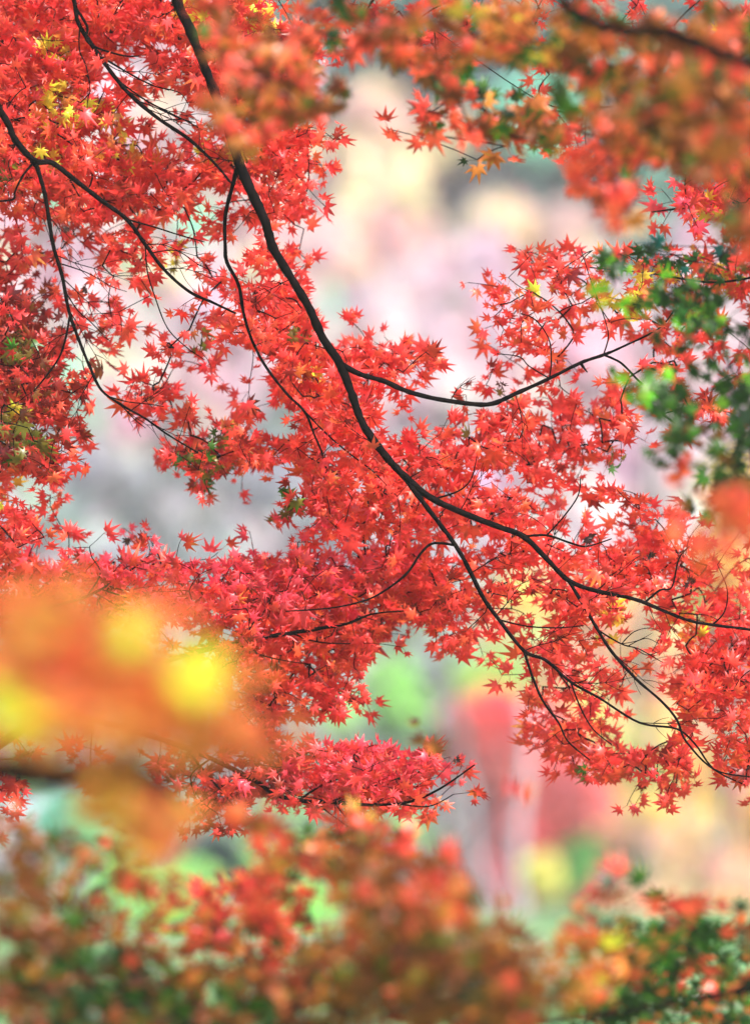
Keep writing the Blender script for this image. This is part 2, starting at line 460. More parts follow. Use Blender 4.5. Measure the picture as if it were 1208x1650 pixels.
# wooded hillside: one mass of crowns, haze and overexposure put into pale colours
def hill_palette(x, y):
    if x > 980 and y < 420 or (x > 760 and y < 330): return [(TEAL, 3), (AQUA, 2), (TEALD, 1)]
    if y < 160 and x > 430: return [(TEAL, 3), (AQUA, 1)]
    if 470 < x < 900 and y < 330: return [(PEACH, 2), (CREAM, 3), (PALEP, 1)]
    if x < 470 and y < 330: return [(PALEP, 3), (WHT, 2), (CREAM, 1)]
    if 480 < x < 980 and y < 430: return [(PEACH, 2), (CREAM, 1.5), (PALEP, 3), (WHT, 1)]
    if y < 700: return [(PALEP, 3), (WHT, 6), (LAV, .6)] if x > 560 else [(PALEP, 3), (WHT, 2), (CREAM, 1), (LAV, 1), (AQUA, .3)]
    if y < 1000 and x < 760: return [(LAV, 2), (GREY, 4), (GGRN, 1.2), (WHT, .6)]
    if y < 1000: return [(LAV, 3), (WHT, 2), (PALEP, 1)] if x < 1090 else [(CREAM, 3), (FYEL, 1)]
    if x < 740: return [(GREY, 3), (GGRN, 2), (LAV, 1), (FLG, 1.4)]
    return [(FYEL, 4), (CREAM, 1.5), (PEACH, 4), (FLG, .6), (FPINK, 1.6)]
Vs, Fs, Ts, nv = [], [], [], 0
wacc = Acc()
for gy in range(-120, 1500, 74):
    for gx in range(-790, 2010, 92):
        x = gx+R.uniform(-40, 40); y = gy+R.uniform(-35, 35)
        # where the line of sight meets the slope, a little above the ground
        for d in np.arange(66, 150, .7):
            p = P(x, y, d)
            if p[2] < ground_z(np.array(p[0]), np.array(p[1]))+1.2: break
        else: continue
        d -= R.uniform(0, 3); c = P(x, y, d); k = MPP*d
        r = R.uniform(60, 92)*k
        V, F, T = crown_mesh(c, (r, r, r*R.uniform(.8, 1.2)), 480, hill_palette(x, y), .26, 6)
        Vs.append(V); Fs.append(F+nv); Ts.append(T); nv += len(V)
        gz = float(ground_z(np.array(c[0]), np.array(c[1])))
        wacc.tube(np.array([[c[0], c[1], gz-.3], [c[0]+R.normal(0, .2), c[1], (gz+c[2])/2], c]), [.16, .12, .05], 7, .03)
hw = mesh_obj('hillside_wood', np.vstack(Vs), np.vstack(Fs), M_FAR, tint=np.vstack(Ts))
tag(hw, 'autumn wood coloured pale pink and cream for haze and glare, on the misty slope far behind the red leaves', 'wood', kind='stuff')
ht = wacc.obj('wood_trunks', M_GREYBARK, hw)

# trees that stand out beyond the maples, 40 to 75 m away
conifer(690, -70, 109, 10.5, 2.7, [(TEALD, 4), (TEAL, 1)], 'dark blue-green conifer at the top, left edge of the evergreens', 'evergreens up the slope')
conifer(600, -110, 113, 10.5, 2.6, [(TEALD, 2), (TEAL, 2)], 'teal conifer whose tip runs out of the top of the photo', 'evergreens up the slope')
conifer(985, 130, 101, 8, 2.6, [(TEALD, 3), (TEAL, 3)], 'dark teal conifer behind the leaves, upper right', 'evergreens up the slope')
conifer(1130, 20, 104, 10, 3.0, [(TEALD, 1), (TEAL, 3)], 'blue-green conifer hidden behind the foliage of the right top corner', 'evergreens up the slope')
conifer(770, -60, 107, 9, 2.2, [(TEALD, 3), (TEAL, 2)], 'dark conifer just left of the bright aqua-green tree', 'evergreens up the slope')
conifer(510, -120, 116, 10, 2.4, [(TEALD, 2), (TEAL, 2)], 'dark green conifer highest on the slope, behind the leaves at the top centre', 'evergreens up the slope')
far_tree(860, 165, 103, 80, 70, [(AQUA, 5), (TEAL, 1)], 'aqua-green tree with sunlit brightness put into its colour, between the dark conifers', n=900)  # bright aqua paints in the sunlight among the evergreens
t = far_tree(790, 1185, 58, 70, 80, [(FRED, 3), (FPINK, 2)], 'pinkish red maple with two pale trunks standing on the grass', n=900, tr=.05, bark=M_GREYBARK, name='maple_tree')
# the red tree: extra crown masses low down and its two pale stems
for (x, y, rx, ry) in ((800, 1215, 80, 70), (805, 1310, 72, 75), (795, 1400, 62, 55), (925, 1290, 55, 65), (890, 1215, 50, 60)):
    V, F, T = crown_mesh(P(x, y, 58.6), (rx*MPP*72, rx*MPP*50, ry*MPP*72), 1700, [(FRED, 2), (FPINK, 3)], .15, 6)
    mesh_obj('crown', V, F, M_FAR, t, tint=T)
for pts, r in ((((835, 1475), (832, 1400), (838, 1310), (848, 1220), (845, 1130)), .10), (((800, 1475), (775, 1420), (762, 1350), (758, 1270), (740, 1200)), .06)):
    W = np.array([P(a, b_, 57.4) for a, b_ in pts]); W[0, 2] = -.1
    acc = Acc(); acc.tube(catmull(W, 5), np.linspace(r, r*.6, 21), 12, .03); acc.obj('trunk', M_GREYBARK, t)
GRP = 'autumn trees on the far side of the grass'
far_tree(1015, 1350, 62, 66, 56, [(FYEL, 4), (CREAM, 1)], 'yellow tree right of the red maple, behind the lowest red spray', group=GRP, n=700)
far_tree(1100, 1290, 66, 48, 45, [(FLG, 1), (FYEL, 3), (AQUA, 1)], 'yellow-green tree under the red twigs at the right', group=GRP, n=600)
far_tree(1150, 1440, 60, 75, 60, [(FYEL, 2), (PEACH, 4), (CREAM, 2)], 'peach and yellow tree filling the lower right edge', group=GRP, n=800)
far_tree(1040, 1470, 59, 70, 42, [(PEACH, 3), (CREAM, 3)], 'low peach tree just above the sharp-edged orange leaves', group=GRP, n=700)
far_tree(870, 1412, 50, 26, 26, [((.9, .82, .25), 4)], 'small round bright yellow shrub beside the pale trunks', 'shrub', n=300, size=.09, tr=.03, name='yellow_shrub', lobes=5)
far_tree(925, 1390, 60, 34, 32, [(FGRN, 3), (TEAL, 1)], 'green shrub between the yellow shrub and the yellow tree', 'shrub', n=400, tr=.04, name='green_shrub', lobes=5)
far_tree(940, 1440, 61, 48, 36, [(BRN, 2), (FPINK, 1), (LAV, 1)], 'brownish shrub at the foot of the autumn trees', 'shrub', n=400, tr=.04, name='brown_shrub', lobes=5)
far_tree(785, 1105, 68, 55, 45, [(FLG, 4), (FYEL, 1)], 'fresh green tree above the pinkish red maple', n=600)
far_tree(630, 1125, 66, 55, 50, [(FGRN, 2), (FLG, 3)], 'soft green tree between the red sprays, lower middle', n=600)
far_tree(540, 1150, 50, 22, 24, [((.55, .85, .35), 4)], 'small light green shrub left of the soft green tree', 'shrub', n=260, size=.09, tr=.03, name='green_shrub', lobes=5)
far_tree(1165, 930, 62, 70, 60, [(FYEL, 3), (CREAM, 3)], 'pale yellow tree behind the red leaves at the right edge', n=800)
far_tree(1180, 1075, 63, 55, 70, [(FPINK, 4), (FRED, 1)], 'pink tree below the pale yellow one at the right edge', n=700)
far_tree(120, 1330, 55, 52, 50, [(AQUA, 4), (FLG, 1)], 'aqua-green tree showing under the blurred dark branch', n=600)
far_tree(250, 1450, 52, 90, 50, [(FLG, 4), (FYEL, 2), (AQUA, 1)], 'yellow-green tree behind the blurred brown leaves', n=800)
far_tree(480, 1440, 54, 70, 65, [(FLG, 4), (AQUA, 2)], 'light green tree behind the orange leaves, bottom middle', n=800)
far_tree(345, 1395, 57, 40, 36, [(TEALD, 2), (TEAL, 2)], 'dark blue-green shrub under the lowest left red spray', 'shrub', n=400, tr=.04, name='dark_shrub', lobes=5)
far_tree(60, 1390, 60, 70, 60, [(GREY, 2), (LAV, 2), (AQUA, 1)], 'greyish tree at the lower left edge', n=600)
# bare grey trees on the slope behind the gap in the leaves
GB = 'bare grey trees on the misty slope'
def bare_tree(pts, d, r, label, branches):
    W = np.array([P(a, b_, d) for a, b_ in pts]); gz = float(ground_z(np.array(W[0, 0]), np.array(W[0, 1])))
    t = empty('bare_tree', (W[0, 0], W[0, 1], gz)); tag(t, label, 'bare tree', GB)
    W = np.vstack([[W[0, 0], W[0, 1], gz-.2], W]); acc = Acc()
    acc.tube(catmull(W, 5), np.linspace(r, r*.4, (len(W)-1)*5+1), 10, .04); acc.obj('trunk', M_DARKBARK, t)
    acc = Acc()
    for br in branches:
        B_ = np.array([P(a, b_, d+.4*i) for i, (a, b_) in enumerate(br)])
        acc.tube(catmull(B_, 5), np.linspace(r*.5, r*.15, (len(br)-1)*5+1), 7, .04)
    acc.obj('branches', M_DARKBARK, t)
bare_tree([(250, 900), (252, 800), (262, 720), (280, 640)], 62, .13, 'bare grey tree with a level limb seen through the left gap', [[(252, 800), (180, 785), (100, 785), (60, 790)], [(255, 790), (310, 770), (370, 720)]])
bare_tree([(350, 930), (340, 860), (352, 790), (330, 700)], 66, .10, 'thin bare grey tree right of the one with the level limb', [[(345, 830), (400, 780), (430, 720)]])
bare_tree([(745, 1220), (735, 1150), (715, 1080), (690, 1010)], 56, .09, 'leaning pale grey stem in the lower middle gap', [[(728, 1120), (700, 1100), (660, 1090)]])
bare_tree([(560, 1190), (590, 1120), (640, 1060), (660, 1000)], 60, .07, 'bare stem leaning right above the pink-tipped low spray', [[(590, 1120), (560, 1080), (540, 1060)]])
bare_tree([(1040, 830), (1045, 740), (1040, 660), (1050, 560)], 64, .10, 'bare grey tree behind the gap beside the green leaves', [[(1045, 740), (1080, 690), (1100, 640)]])
# grey boulders on the slope
m_rock = bark_material('grey_rock', (.22, .25, .27), (.48, .50, .52), 1.5)
def boulder(x, y, d, s, label):
    c = P(x, y, d); c[2] = float(ground_z(np.array(c[0]), np.array(c[1])))+s*.3
    import bmesh
    bm = bmesh.new(); bmesh.ops.create_icosphere(bm, subdivisions=3, radius=s)
    ph = R.uniform(0, 6, 6)
    for v in bm.verts:
        p = v.co/s; k = 1+.18*sin(3*p.x+ph[0])+.14*sin(4*p.y+ph[1])+.12*sin(5*p.z+ph[2])+.05*sin(11*p.x+ph[3])*sin(9*p.y+ph[4])
        v.co = Vector((v.co.x*k*1.2, v.co.y*k, v.co.z*k*.75))
    me = bpy.data.meshes.new('boulder'); bm.to_mesh(me); bm.free(); me.materials.append(m_rock)
    o = bpy.data.objects.new('boulder', me); C.objects.link(o); o.location = c
    tag(o, label, 'boulder', 'grey boulders on the slope')
boulder(180, 900, 67, 1.5, 'large grey boulder under the bare trees, seen through the left gap')
boulder(95, 860, 69, 1.1, 'smaller grey boulder left of the large one')
boulder(410, 860, 68, 1.2, 'grey boulder right of the thin bare tree')

# ------------------------------------------------------------------ sharp red maples
SH = [
"9999999997555665334533444",
"9987789998321564342245444",
"9997678998200011133134355",
"9998413896000002342122466",
"9998646899400000024212678",
"9999987898600000001002788",
"6799984587200000000005888",
"4466743354000000003203678",
"7536654476000003567666778",
"8755325788100002756776777",
"9766425699433026566666544",
"9974375168998723541146544",
"9981761359987304523436555",
"9961267746896357767745533",
"9960178988898888987730000",
"7810017526888886676740000",
"6200000017998888876366333",
"8664640266577876886688765",
"9999886899999986777888855",
"9999999999999998668877777",
"3333346799997485577635788",
"3333345899873012577656899",
"2222234698860000377436889",
"2222335783001000078623668",
"4343577799999840037887378",
"5133148878999851000166614",
"4000027720453100000000000",
]
SH = [s.ljust(25, '0')[:25] for s in SH]

tA = empty('maple_tree', (-2.5, 9.9, 0)); tag(tA, 'red maple whose long black bough sweeps diagonally across the whole photo', 'maple tree')
tB = empty('maple_tree', (-2.6, 8.6, 0)); tag(tB, 'red maple reaching in from the left edge with a forked dark branch and leaves tinted dark for shade', 'maple tree')
tC = empty('maple_tree', (-1.7, 9.6, 0)); tag(tC, 'low pinkish red maple with level branches above and right of the blurred yellow leaves', 'maple tree')
tD = empty('maple_tree', (2.3, 10.2, 0)); tag(tD, 'red maple behind the upper right corner with glinting leaf tips', 'maple tree')
trunk(tA, [(-2.5, 9.9, -.2, .17), (-2.45, 9.9, 1.2, .14), (-2.3, 9.8, 2.6, .12), (-2.05, 9.7, 3.9, .09), (-1.7, 9.6, 5.0, .05)])
trunk(tB, [(-2.6, 8.6, -.2, .15), (-2.5, 8.6, 1.3, .12), (-2.4, 8.7, 2.6, .10), (-2.2, 8.7, 3.8, .06), (-2.2, 8.8, 4.6, .03)])
trunk(tC, [(-1.7, 9.6, -.2, .09), (-1.6, 9.6, .5, .075), (-1.5, 9.55, 1.1, .06), (-1.4, 9.5, 1.9, .04)])
trunk(tD, [(2.3, 10.2, -.2, .15), (2.2, 10.2, 1.3, .12), (2.1, 10.1, 2.6, .10), (2.0, 10, 4.0, .05)])

A0 = Bough([(240, -150, 10), (285, 0, 9.5), (305, 45, 9.5), (330, 110, 9), (352, 165, 9), (370, 210, 9.5), (385, 262, 10), (405, 310, 9.2), (428, 360, 9), (440, 400, 8.6), (470, 450, 8), (497, 495, 8), (520, 545, 8), (547, 585, 8.4), (565, 630, 7.6), (583, 680, 7.4), (610, 722, 7.4), (645, 762, 7.4), (690, 800, 6.2), (740, 825, 6), (800, 848, 5.6), (843, 865, 5.4), (880, 900, 4.6), (915, 935, 4.6), (960, 952, 4), (1020, 965, 3.6), (1070, 985, 3.2), (1110, 1000, 3), (1155, 1008, 2.8), (1208, 1015, 2.5), (1290, 1035, 1.5)],
           (8.85, 9.05), world_pre=[(-2.1, 9.7, 3.7, .04), (-1.5, 9.5, 4.15, .03), (-.9, 9.2, 4.0, .02)])
A0.child([(381, 265, 5), (372, 300, 4.2), (360, 350, 3.8), (360, 400, 3.6), (363, 425, 3.6), (382, 462, 3.3), (390, 505, 3.1), (402, 545, 2.7), (425, 590, 2.6), (460, 635, 2.6), (490, 665, 2.6), (505, 700, 2.1), (520, 735, 1.9), (528, 775, 1.5)], 9.1).child([(488, 662, 1.9), (525, 700, 1.6), (560, 730, 1.5), (600, 760, 1.2), (640, 800, 1)])
A2 = A0.child([(548, 586, 6), (580, 603, 5.2), (620, 615, 4.8), (660, 632, 4.6), (715, 645, 4.2), (785, 652, 4.3), (830, 635, 3.7), (885, 610, 3.4), (935, 585, 3.2), (972, 572, 3.2), (1000, 560, 2.1), (1060, 530, 1.6), (1085, 500, 1.2)], 8.95)
A2.child([(972, 572, 2.4), (1000, 585, 2.2), (1030, 615, 2), (1060, 640, 1.8), (1090, 665, 1.5)])
A2.child([(938, 586, 3), (941, 592, 2.4), (946, 600, 1.0)])
A2.child([(886, 610, 1.6), (889, 580, 1.4), (884, 545, 1.3), (862, 515, 1.2), (838, 505, 1)])
A2.child([(882, 610, 1.4), (850, 590, 1.2), (835, 575, 1.1), (800, 570, .9)])
A2.child([(970, 572, 1.4), (978, 540, 1.2), (968, 500, 1), (950, 450, .9), (935, 400, .7)])
A3 = A0.child([(647, 763, 5), (690, 820, 4.6), (735, 880, 4.4), (760, 925, 4.2), (780, 965, 4), (805, 1000, 3.6), (845, 1050, 3.4), (880, 1065, 3), (920, 1100, 2.6), (965, 1125, 2.3), (1030, 1165, 2.1), (1090, 1175, 1.9), (1120, 1200, 1.8), (1150, 1240, 1.6), (1200, 1265, 1.3)], 9.05)
A3.child([(845, 1050, 2.8), (858, 1090, 2.5), (875, 1130, 2.3), (900, 1165, 2), (915, 1195, 1.6), (950, 1225, 1.3)])
A3.child([(735, 878, 2.7), (700, 875, 2.5), (680, 890, 2.4), (655, 925, 2.3), (615, 955, 2), (580, 970, 1.8), (530, 980, 1.5), (460, 985, 1.2)])
A3.child([(920, 1100, 1.9), (935, 1140, 1.6), (955, 1175, 1.4), (985, 1200, 1.2)])
A3.child([(805, 1000, 1.8), (850, 1010, 1.5), (900, 1012, 1.3), (940, 1008, 1)])
A4 = A0.child([(916, 936, 3.8), (940, 975, 3.3), (960, 1010, 3.2), (985, 1050, 3), (1025, 1095, 2.8), (1065, 1130, 2.5), (1090, 1160, 2.3), (1105, 1195, 2), (1150, 1240, 1.7), (1208, 1252, 1.3)])
bt = A4.child([(962, 1012, 1.7), (1000, 1035, 1.5), (1030, 1045, 1.2), (1068, 1068, .8)])
for q in ([(1000, 1033, 1.1), (1020, 1015, .9), (1045, 1010, .7), (1065, 1018, .5)], [(1012, 1040, 1), (1040, 1028, .8), (1062, 1038, .6)], [(1020, 1043, 1), (1040, 1055, .8), (1062, 1050, .5)], [(1000, 1033, .9), (1025, 1030, .7), (1050, 1020, .5)]): bt.child(q)
A5 = A0.child([(843, 864, 2.6), (880, 862, 2.2), (920, 875, 2), (945, 880, 1.7), (985, 868, 1.1)])
A5.child([(880, 862, 1.7), (905, 835, 1.5), (930, 800, 1.3), (935, 770, 1)])
A0.child([(1035, 970, 2.4), (1060, 950, 2.2), (1080, 945, 1.8), (1092, 900, 1.5), (1110, 880, 1.2)])
A0.child([(700, 803, 2), (740, 790, 1.6), (760, 770, 1.3), (768, 735, 1)])
A0.child([(1145, 1006, 1.8), (1165, 985, 1.4), (1170, 950, 1.1), (1155, 910, .8)])
A7 = Bough([(90, -150, 5), (120, 0, 4.2), (128, 40, 4.2), (150, 75, 4.1), (185, 125, 3.9), (215, 160, 3.8), (255, 195, 3.6), (300, 225, 3.3), (325, 245, 3), (350, 270, 2.5), (375, 300, 1.8)],
           (9.05, 9.2), world_pre=[(-2.2, 9.75, 3.2, .03), (-1.8, 9.6, 3.7, .022), (-1.2, 9.35, 3.8, .014)])
A7.child([(123, 5, 2.7), (142, 38, 2.5), (140, 60, 2.1), (160, 75, 2), (200, 88, 1.7), (225, 90, 1.2)])
A7.child([(163, 92, 2), (210, 120, 1.7), (250, 140, 1.4), (290, 150, 1), (305, 170, .7)])
A7.child([(190, 130, 1.7), (240, 165, 1.4), (280, 185, 1.2), (320, 205, 1)])
A7.child([(215, 162, 1.3), (250, 175, 1.1), (285, 190, .9), (310, 198, .7)])
A7.child([(262, 200, 1.2), (290, 195, 1), (315, 198, .6)])
A7.child([(107, 50, 1.6), (112, 85, 1.4), (130, 110, 1.3), (145, 150, 1)])
B0 = Bough([(-100, 60, 8), (0, 178, 6.6), (25, 225, 6), (57, 260, 6), (85, 264, 5), (120, 290, 4.5), (165, 325, 4.1), (205, 355, 3.8), (235, 395, 3.5), (265, 435, 3.2), (305, 470, 3), (345, 488, 2.5), (380, 505, 2)],
           (8.8, 9.0), world_pre=[(-2.3, 8.7, 3.0, .035), (-1.7, 8.7, 3.3, .02)])
B1 = B0.child([(58, 261, 4.4), (66, 285, 4.1), (75, 320, 4), (82, 365, 3.8), (88, 400, 3.7), (100, 440, 3.6), (112, 500, 3.4), (125, 540, 3.1), (145, 590, 2.9), (165, 630, 2.6), (200, 655, 2.4), (235, 675, 2), (270, 700, 1.7), (320, 730, 1.3)], 8.9)
B1.child([(112, 505, 2.3), (105, 545, 2.2), (95, 575, 2), (75, 605, 1.8), (55, 630, 1.4)])
B1.child([(112, 470, 1.4), (130, 500, 1.3), (150, 520, 1.1), (178, 550, .8)])
B1.child([(175, 636, 1.4), (205, 645, 1.2), (240, 650, 1), (265, 655, .8)])
B1.child([(190, 650, 1.2), (215, 675, 1), (235, 690, .7)])
B1.child([(95, 425, 1.3), (140, 440, 1.1), (180, 462, .9), (205, 470, .6)])
B0.child([(57, 262, 2.5), (38, 285, 2.2), (25, 310, 2), (22, 322, 2), (-10, 325, 1.6)])
B0.child([(235, 398, 1.6), (238, 440, 1.4), (250, 480, 1.3), (270, 530, 1.2), (300, 560, 1), (330, 580, .8)])
B0.child([(205, 356, 1.8), (250, 368, 1.5), (290, 380, 1.3), (330, 390, 1)])
B0.child([(245, 405, 1.3), (285, 402, 1.1), (320, 425, 1), (350, 440, .8)])
C0 = Bough([(120, 1120, 7), (250, 1072, 5.5), (330, 1048, 5), (370, 1038, 4.6), (420, 1028, 4.2), (470, 1020, 3.8), (520, 1012, 3.4), (560, 1005, 2.8), (600, 990, 1.8), (650, 985, 1.2)],
           (9.2, 9.1), world_pre=[(-1.52, 9.55, 1.05, .03), (-1.1, 9.4, 1.5, .016)])
C0.child([(470, 1020, 1.8), (505, 1033, 1.5), (545, 1037, 1.3), (590, 1036, 1)])
C0.child([(380, 1037, 1.6), (420, 1055, 1.4), (460, 1065, 1.1), (500, 1070, .9)])
C0.child([(400, 1030, 1.5), (415, 1000, 1.3), (430, 975, 1.1), (440, 955, .8)])
C1 = Bough([(-90, 1030, 5), (60, 985, 3.5), (140, 960, 2.7), (200, 925, 2.1), (240, 895, 1.5), (258, 880, 1)], (9.1, 9.2), world_pre=[(-1.42, 9.5, 1.6, .02), (-1.15, 9.3, 1.65, .012)])
C1.child([(145, 955, 1.6), (165, 920, 1.4), (150, 895, 1.2), (145, 880, .9)])
C1.child([(165, 950, 1.6), (210, 965, 1.4), (240, 980, 1.2), (275, 975, .9)])
C2 = Bough([(-120, 1120, 7), (150, 1160, 6), (300, 1205, 5.2), (400, 1252, 4.6), (440, 1278, 4.2), (480, 1290, 4.1), (540, 1293, 3.8), (600, 1297, 3), (660, 1292, 2.5), (710, 1270, 2), (765, 1232, 1.3)],
           (9.35, 9.0), world_pre=[(-1.6, 9.6, .75, .03), (-1.2, 9.45, 1.1, .02)])
C2.child([(482, 1290, 2.3), (520, 1265, 2), (560, 1250, 1.6), (600, 1235, 1.1)])
C2.child([(535, 1293, 1.8), (580, 1275, 1.5), (640, 1255, 1.1)])
C2.child([(505, 1292, 1.7), (530, 1312, 1.4), (565, 1335, 1.1)])
C2.child([(640, 1293, 1.6), (690, 1298, 1.3), (730, 1280, .9)])
C2.child([(300, 1206, 2.6), (330, 1245, 2.2), (365, 1285, 1.8), (395, 1325, 1.2)])
C2.child([(330, 1220, 1.8), (300, 1250, 1.5), (320, 1290, 1.2), (350, 1310, 1)])
D0 = Bough([(1400, 180, 7), (1270, 250, 5), (1208, 290, 4), (1150, 325, 3), (1090, 335, 2), (1050, 340, 1.2)], (9.3, 9.15), world_pre=[(2.1, 10.1, 2.7, .03), (1.6, 9.8, 3.0, .015)])
D1 = Bough([(1350, 420, 5), (1250, 440, 3), (1150, 455, 2.2), (1050, 440, 1.6), (950, 430, 1.1)], (9.3, 9.1), world_pre=[(2.15, 10.15, 1.9, .03), (1.5, 9.8, 2.4, .012)])
D2 = Bough([(1400, 20, 6), (1250, 60, 4), (1150, 120, 3), (1060, 160, 2.2), (960, 175, 1.7), (870, 165, 1.2), (700, 50, .9)], (9.4, 9.2), world_pre=[(2.05, 10.1, 3.2, .03), (1.6, 9.8, 3.4, .012)])
D2.child([(870, 170, 1.3), (868, 145, 1.2), (885, 120, 1)])

def bare_fan(b, x, y, ang, L, n=5, r=1.1):
    """a leafless twig that forks again and again"""
    a = radians(ang); pts = [(x, y, r)]
    for k in range(1, 5):
        a += R.normal(0, .16); pts.append((pts[-1][0]+L/4*cos(a), pts[-1][1]+L/4*sin(a), r*(1-.17*k)))
    c = b.child(pts)
    for k in range(n):
        i = 1+k % 3; q = pts[i]; sgn = 1 if k % 2 else -1
        a2 = a+sgn*R.uniform(.35, .8); l2 = L*R.uniform(.25, .5)
        p1 = (q[0]+l2*.5*cos(a2), q[1]+l2*.5*sin(a2), r*.5); a2 -= sgn*.25
        c.child([(q[0], q[1], r*.65), p1, (p1[0]+l2*.5*cos(a2), p1[1]+l2*.5*sin(a2), r*.3)])
for b_, x_, y_, an_, L_ in ((B1, 210, 662, -25, 90), (B1, 225, 668, 25, 90), (B1, 190, 648, 40, 80), (B1, 90, 410, 20, 130), (B1, 104, 450, 30, 110), (B1, 112, 500, 60, 110), (B1, 80, 350, 40, 90),
                            (B0, 235, 395, 5, 110), (B0, 265, 435, -10, 100), (A7, 200, 150, 15, 140), (A7, 230, 178, 25, 110), (A7, 170, 100, 20, 120), (A0, 470, 450, 170, 70), (A0, 383, 262, 200, 90),
                            (A3, 845, 1050, -20, 100), (A3, 860, 1058, 5, 120), (A3, 800, 990, -40, 90), (A3, 920, 1100, -10, 110), (A4, 985, 1050, 30, 90), (A4, 940, 975, -20, 90), (A0, 880, 900, -60, 80), (A0, 740, 825, -70, 90),
                            (A0, 610, 722, 200, 90), (A0, 960, 952, -40, 90), (A0, 1020, 965, 20, 110), (A3, 1030, 1165, -10, 90), (A3, 760, 925, -30, 90), (C0, 420, 1028, -60, 90), (C2, 540, 1293, -30, 110), (C2, 600, 1297, -25, 100),
                            (C1, 150, 955, 30, 110), (C1, 170, 945, 10, 120), (A2, 830, 635, 70, 90), (A2, 720, 645, -60, 60), (B1, 150, 600, 130, 90), (B1, 120, 530, 150, 90)):
    bare_fan(b_, x_, y_, an_, L_)

def col_sharp(x, y, d):
    n = len(x)
    base = pick([(RED, 7), (REDO, 3), (DKRED, .25)], n)
    def zone(cx, cy, rx, ry, pal, prob):
        e = ell(x, y, cx, cy, rx, ry); k = (R.random(n) < prob*np.clip(1.6-e, 0, 1)) & (e < 1.6)
        if k.any(): base[k] = pick(pal, int(k.sum()))
    zone(60, 600, 110, 150, [(DKRED, 3), (BRN, 1), (RED, 1)], .6)  # shade over the left leaves, put into their colour
    zone(200, 950, 200, 60, [(PINK, 2), (DKRED, 1)], .35)
    zone(320, 940, 260, 80, [(PINK, 1)], .5)
    zone(600, 1230, 180, 50, [(PINK, 1)], .75)
    zone(370, 1270, 100, 90, [(DKRED, 1), (PINK, 1)], .5)
    zone(480, 900, 200, 80, [(PINK, 1)], .3)
    zone(1090, 330, 60, 50, [(PINK, 1)], .5)
    for (a, b_, r) in ((90, 170, 35), (105, 160, 25), (205, 235, 30), (95, 75, 22), (70, 250, 26), (225, 245, 25), (165, 185, 28), (285, 420, 22), (330, 540, 22), (360, 690, 18), (500, 605, 22), (25, 660, 25), (20, 795, 20), (425, 30, 30), (450, 90, 25), (305, 20, 26), (345, 240, 25), (375, 245, 18), (1020, 465, 45), (1110, 460, 60), (870, 470, 14), (985, 1010, 30), (1100, 1010, 26), (1185, 120, 40), (1160, 340, 26), (1195, 60, 30), (510, 470, 14)):
        zone(a, b_, r*1.15, r, [(YEL, 3), (ORA, 2)], .45)
    for (a, b_, r) in ((330, 735, 45), (140, 650, 14), (455, 825, 40), (320, 545, 22), (285, 455, 30), (480, 540, 14), (760, 700, 16), (30, 560, 25), (30, 700, 40), (810, 630, 20), (1000, 755, 20), (945, 1240, 15), (10, 280, 25)):
        zone(a, b_, r, r, [(OLV, 2), (DKRED, 1), (GRN, .7)], .5)
    return base
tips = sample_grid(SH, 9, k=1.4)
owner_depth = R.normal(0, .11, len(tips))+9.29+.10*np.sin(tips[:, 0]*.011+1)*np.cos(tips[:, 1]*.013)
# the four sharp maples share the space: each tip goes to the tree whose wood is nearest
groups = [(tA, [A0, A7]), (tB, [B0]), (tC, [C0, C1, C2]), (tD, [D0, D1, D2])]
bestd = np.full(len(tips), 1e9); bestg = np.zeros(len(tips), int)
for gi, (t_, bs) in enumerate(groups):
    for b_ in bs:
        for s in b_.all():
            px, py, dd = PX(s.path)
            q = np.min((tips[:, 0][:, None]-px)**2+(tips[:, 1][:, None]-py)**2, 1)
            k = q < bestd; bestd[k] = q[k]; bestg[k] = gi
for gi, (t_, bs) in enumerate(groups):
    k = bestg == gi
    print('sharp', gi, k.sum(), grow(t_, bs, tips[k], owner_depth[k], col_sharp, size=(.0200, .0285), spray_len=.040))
# withered brown leaves hanging in the sharp maples
def withered(tree, x, y, d, s):
    n = 3
    p = np.array([P(x+R.normal(0, 3), y+R.normal(0, 3), d) for _ in range(n)])
    V, F, T = leaves_mesh(p, unit(R.normal(0, 1, (n, 3))+[0, 0, -1]), unit(R.normal(0, 1, (n, 3))), np.full(n, s), np.array([(.06, .018, .014)]*n))
    mesh_obj('withered_leaf', V, F, M_LEAF, tree, tint=T)
for a, b_ in ((945, 870), (957, 862), (1112, 935), (1046, 893), (805, 618)): withered(tA, a, b_, 8.85, .018)
for a, b_ in ((140, 465), (105, 368), (205, 873)): withered(tB, a, b_, 8.7, .016)
for a, b_ in ((735, 1225), (508, 1308)): withered(tC, a, b_, 8.9, .013)

# ------------------------------------------------------------------ blurred maples nearer the lens
def blobs(lst):
    """(cx, cy, rx, ry, n, depth) -> tips, depths"""
    T, D = [], []
    for cx, cy, rx, ry, n, d in lst:
        r = np.sqrt(R.random(n)); a = R.uniform(0, 2*pi, n)
        T.append(np.stack([cx+rx*r*np.cos(a), cy+ry*r*np.sin(a)], 1)); D.append(d+R.normal(0, .05*d*.5, n))
    return np.vstack(T), np.concatenate(D)
def flat_pal(p): return lambda x, y, d: pick(p, len(x))
def zones_pal(base, zs):
    def f(x, y, d):
        c = pick(base, len(x))
        for (cx, cy, rx, ry, pal, pr) in zs:
            k = (ell(x, y, cx, cy, rx, ry) < 1) & (R.random(len(x)) < pr)
            if k.any(): c[k] = pick(pal, int(k.sum()))
        return c
    return f

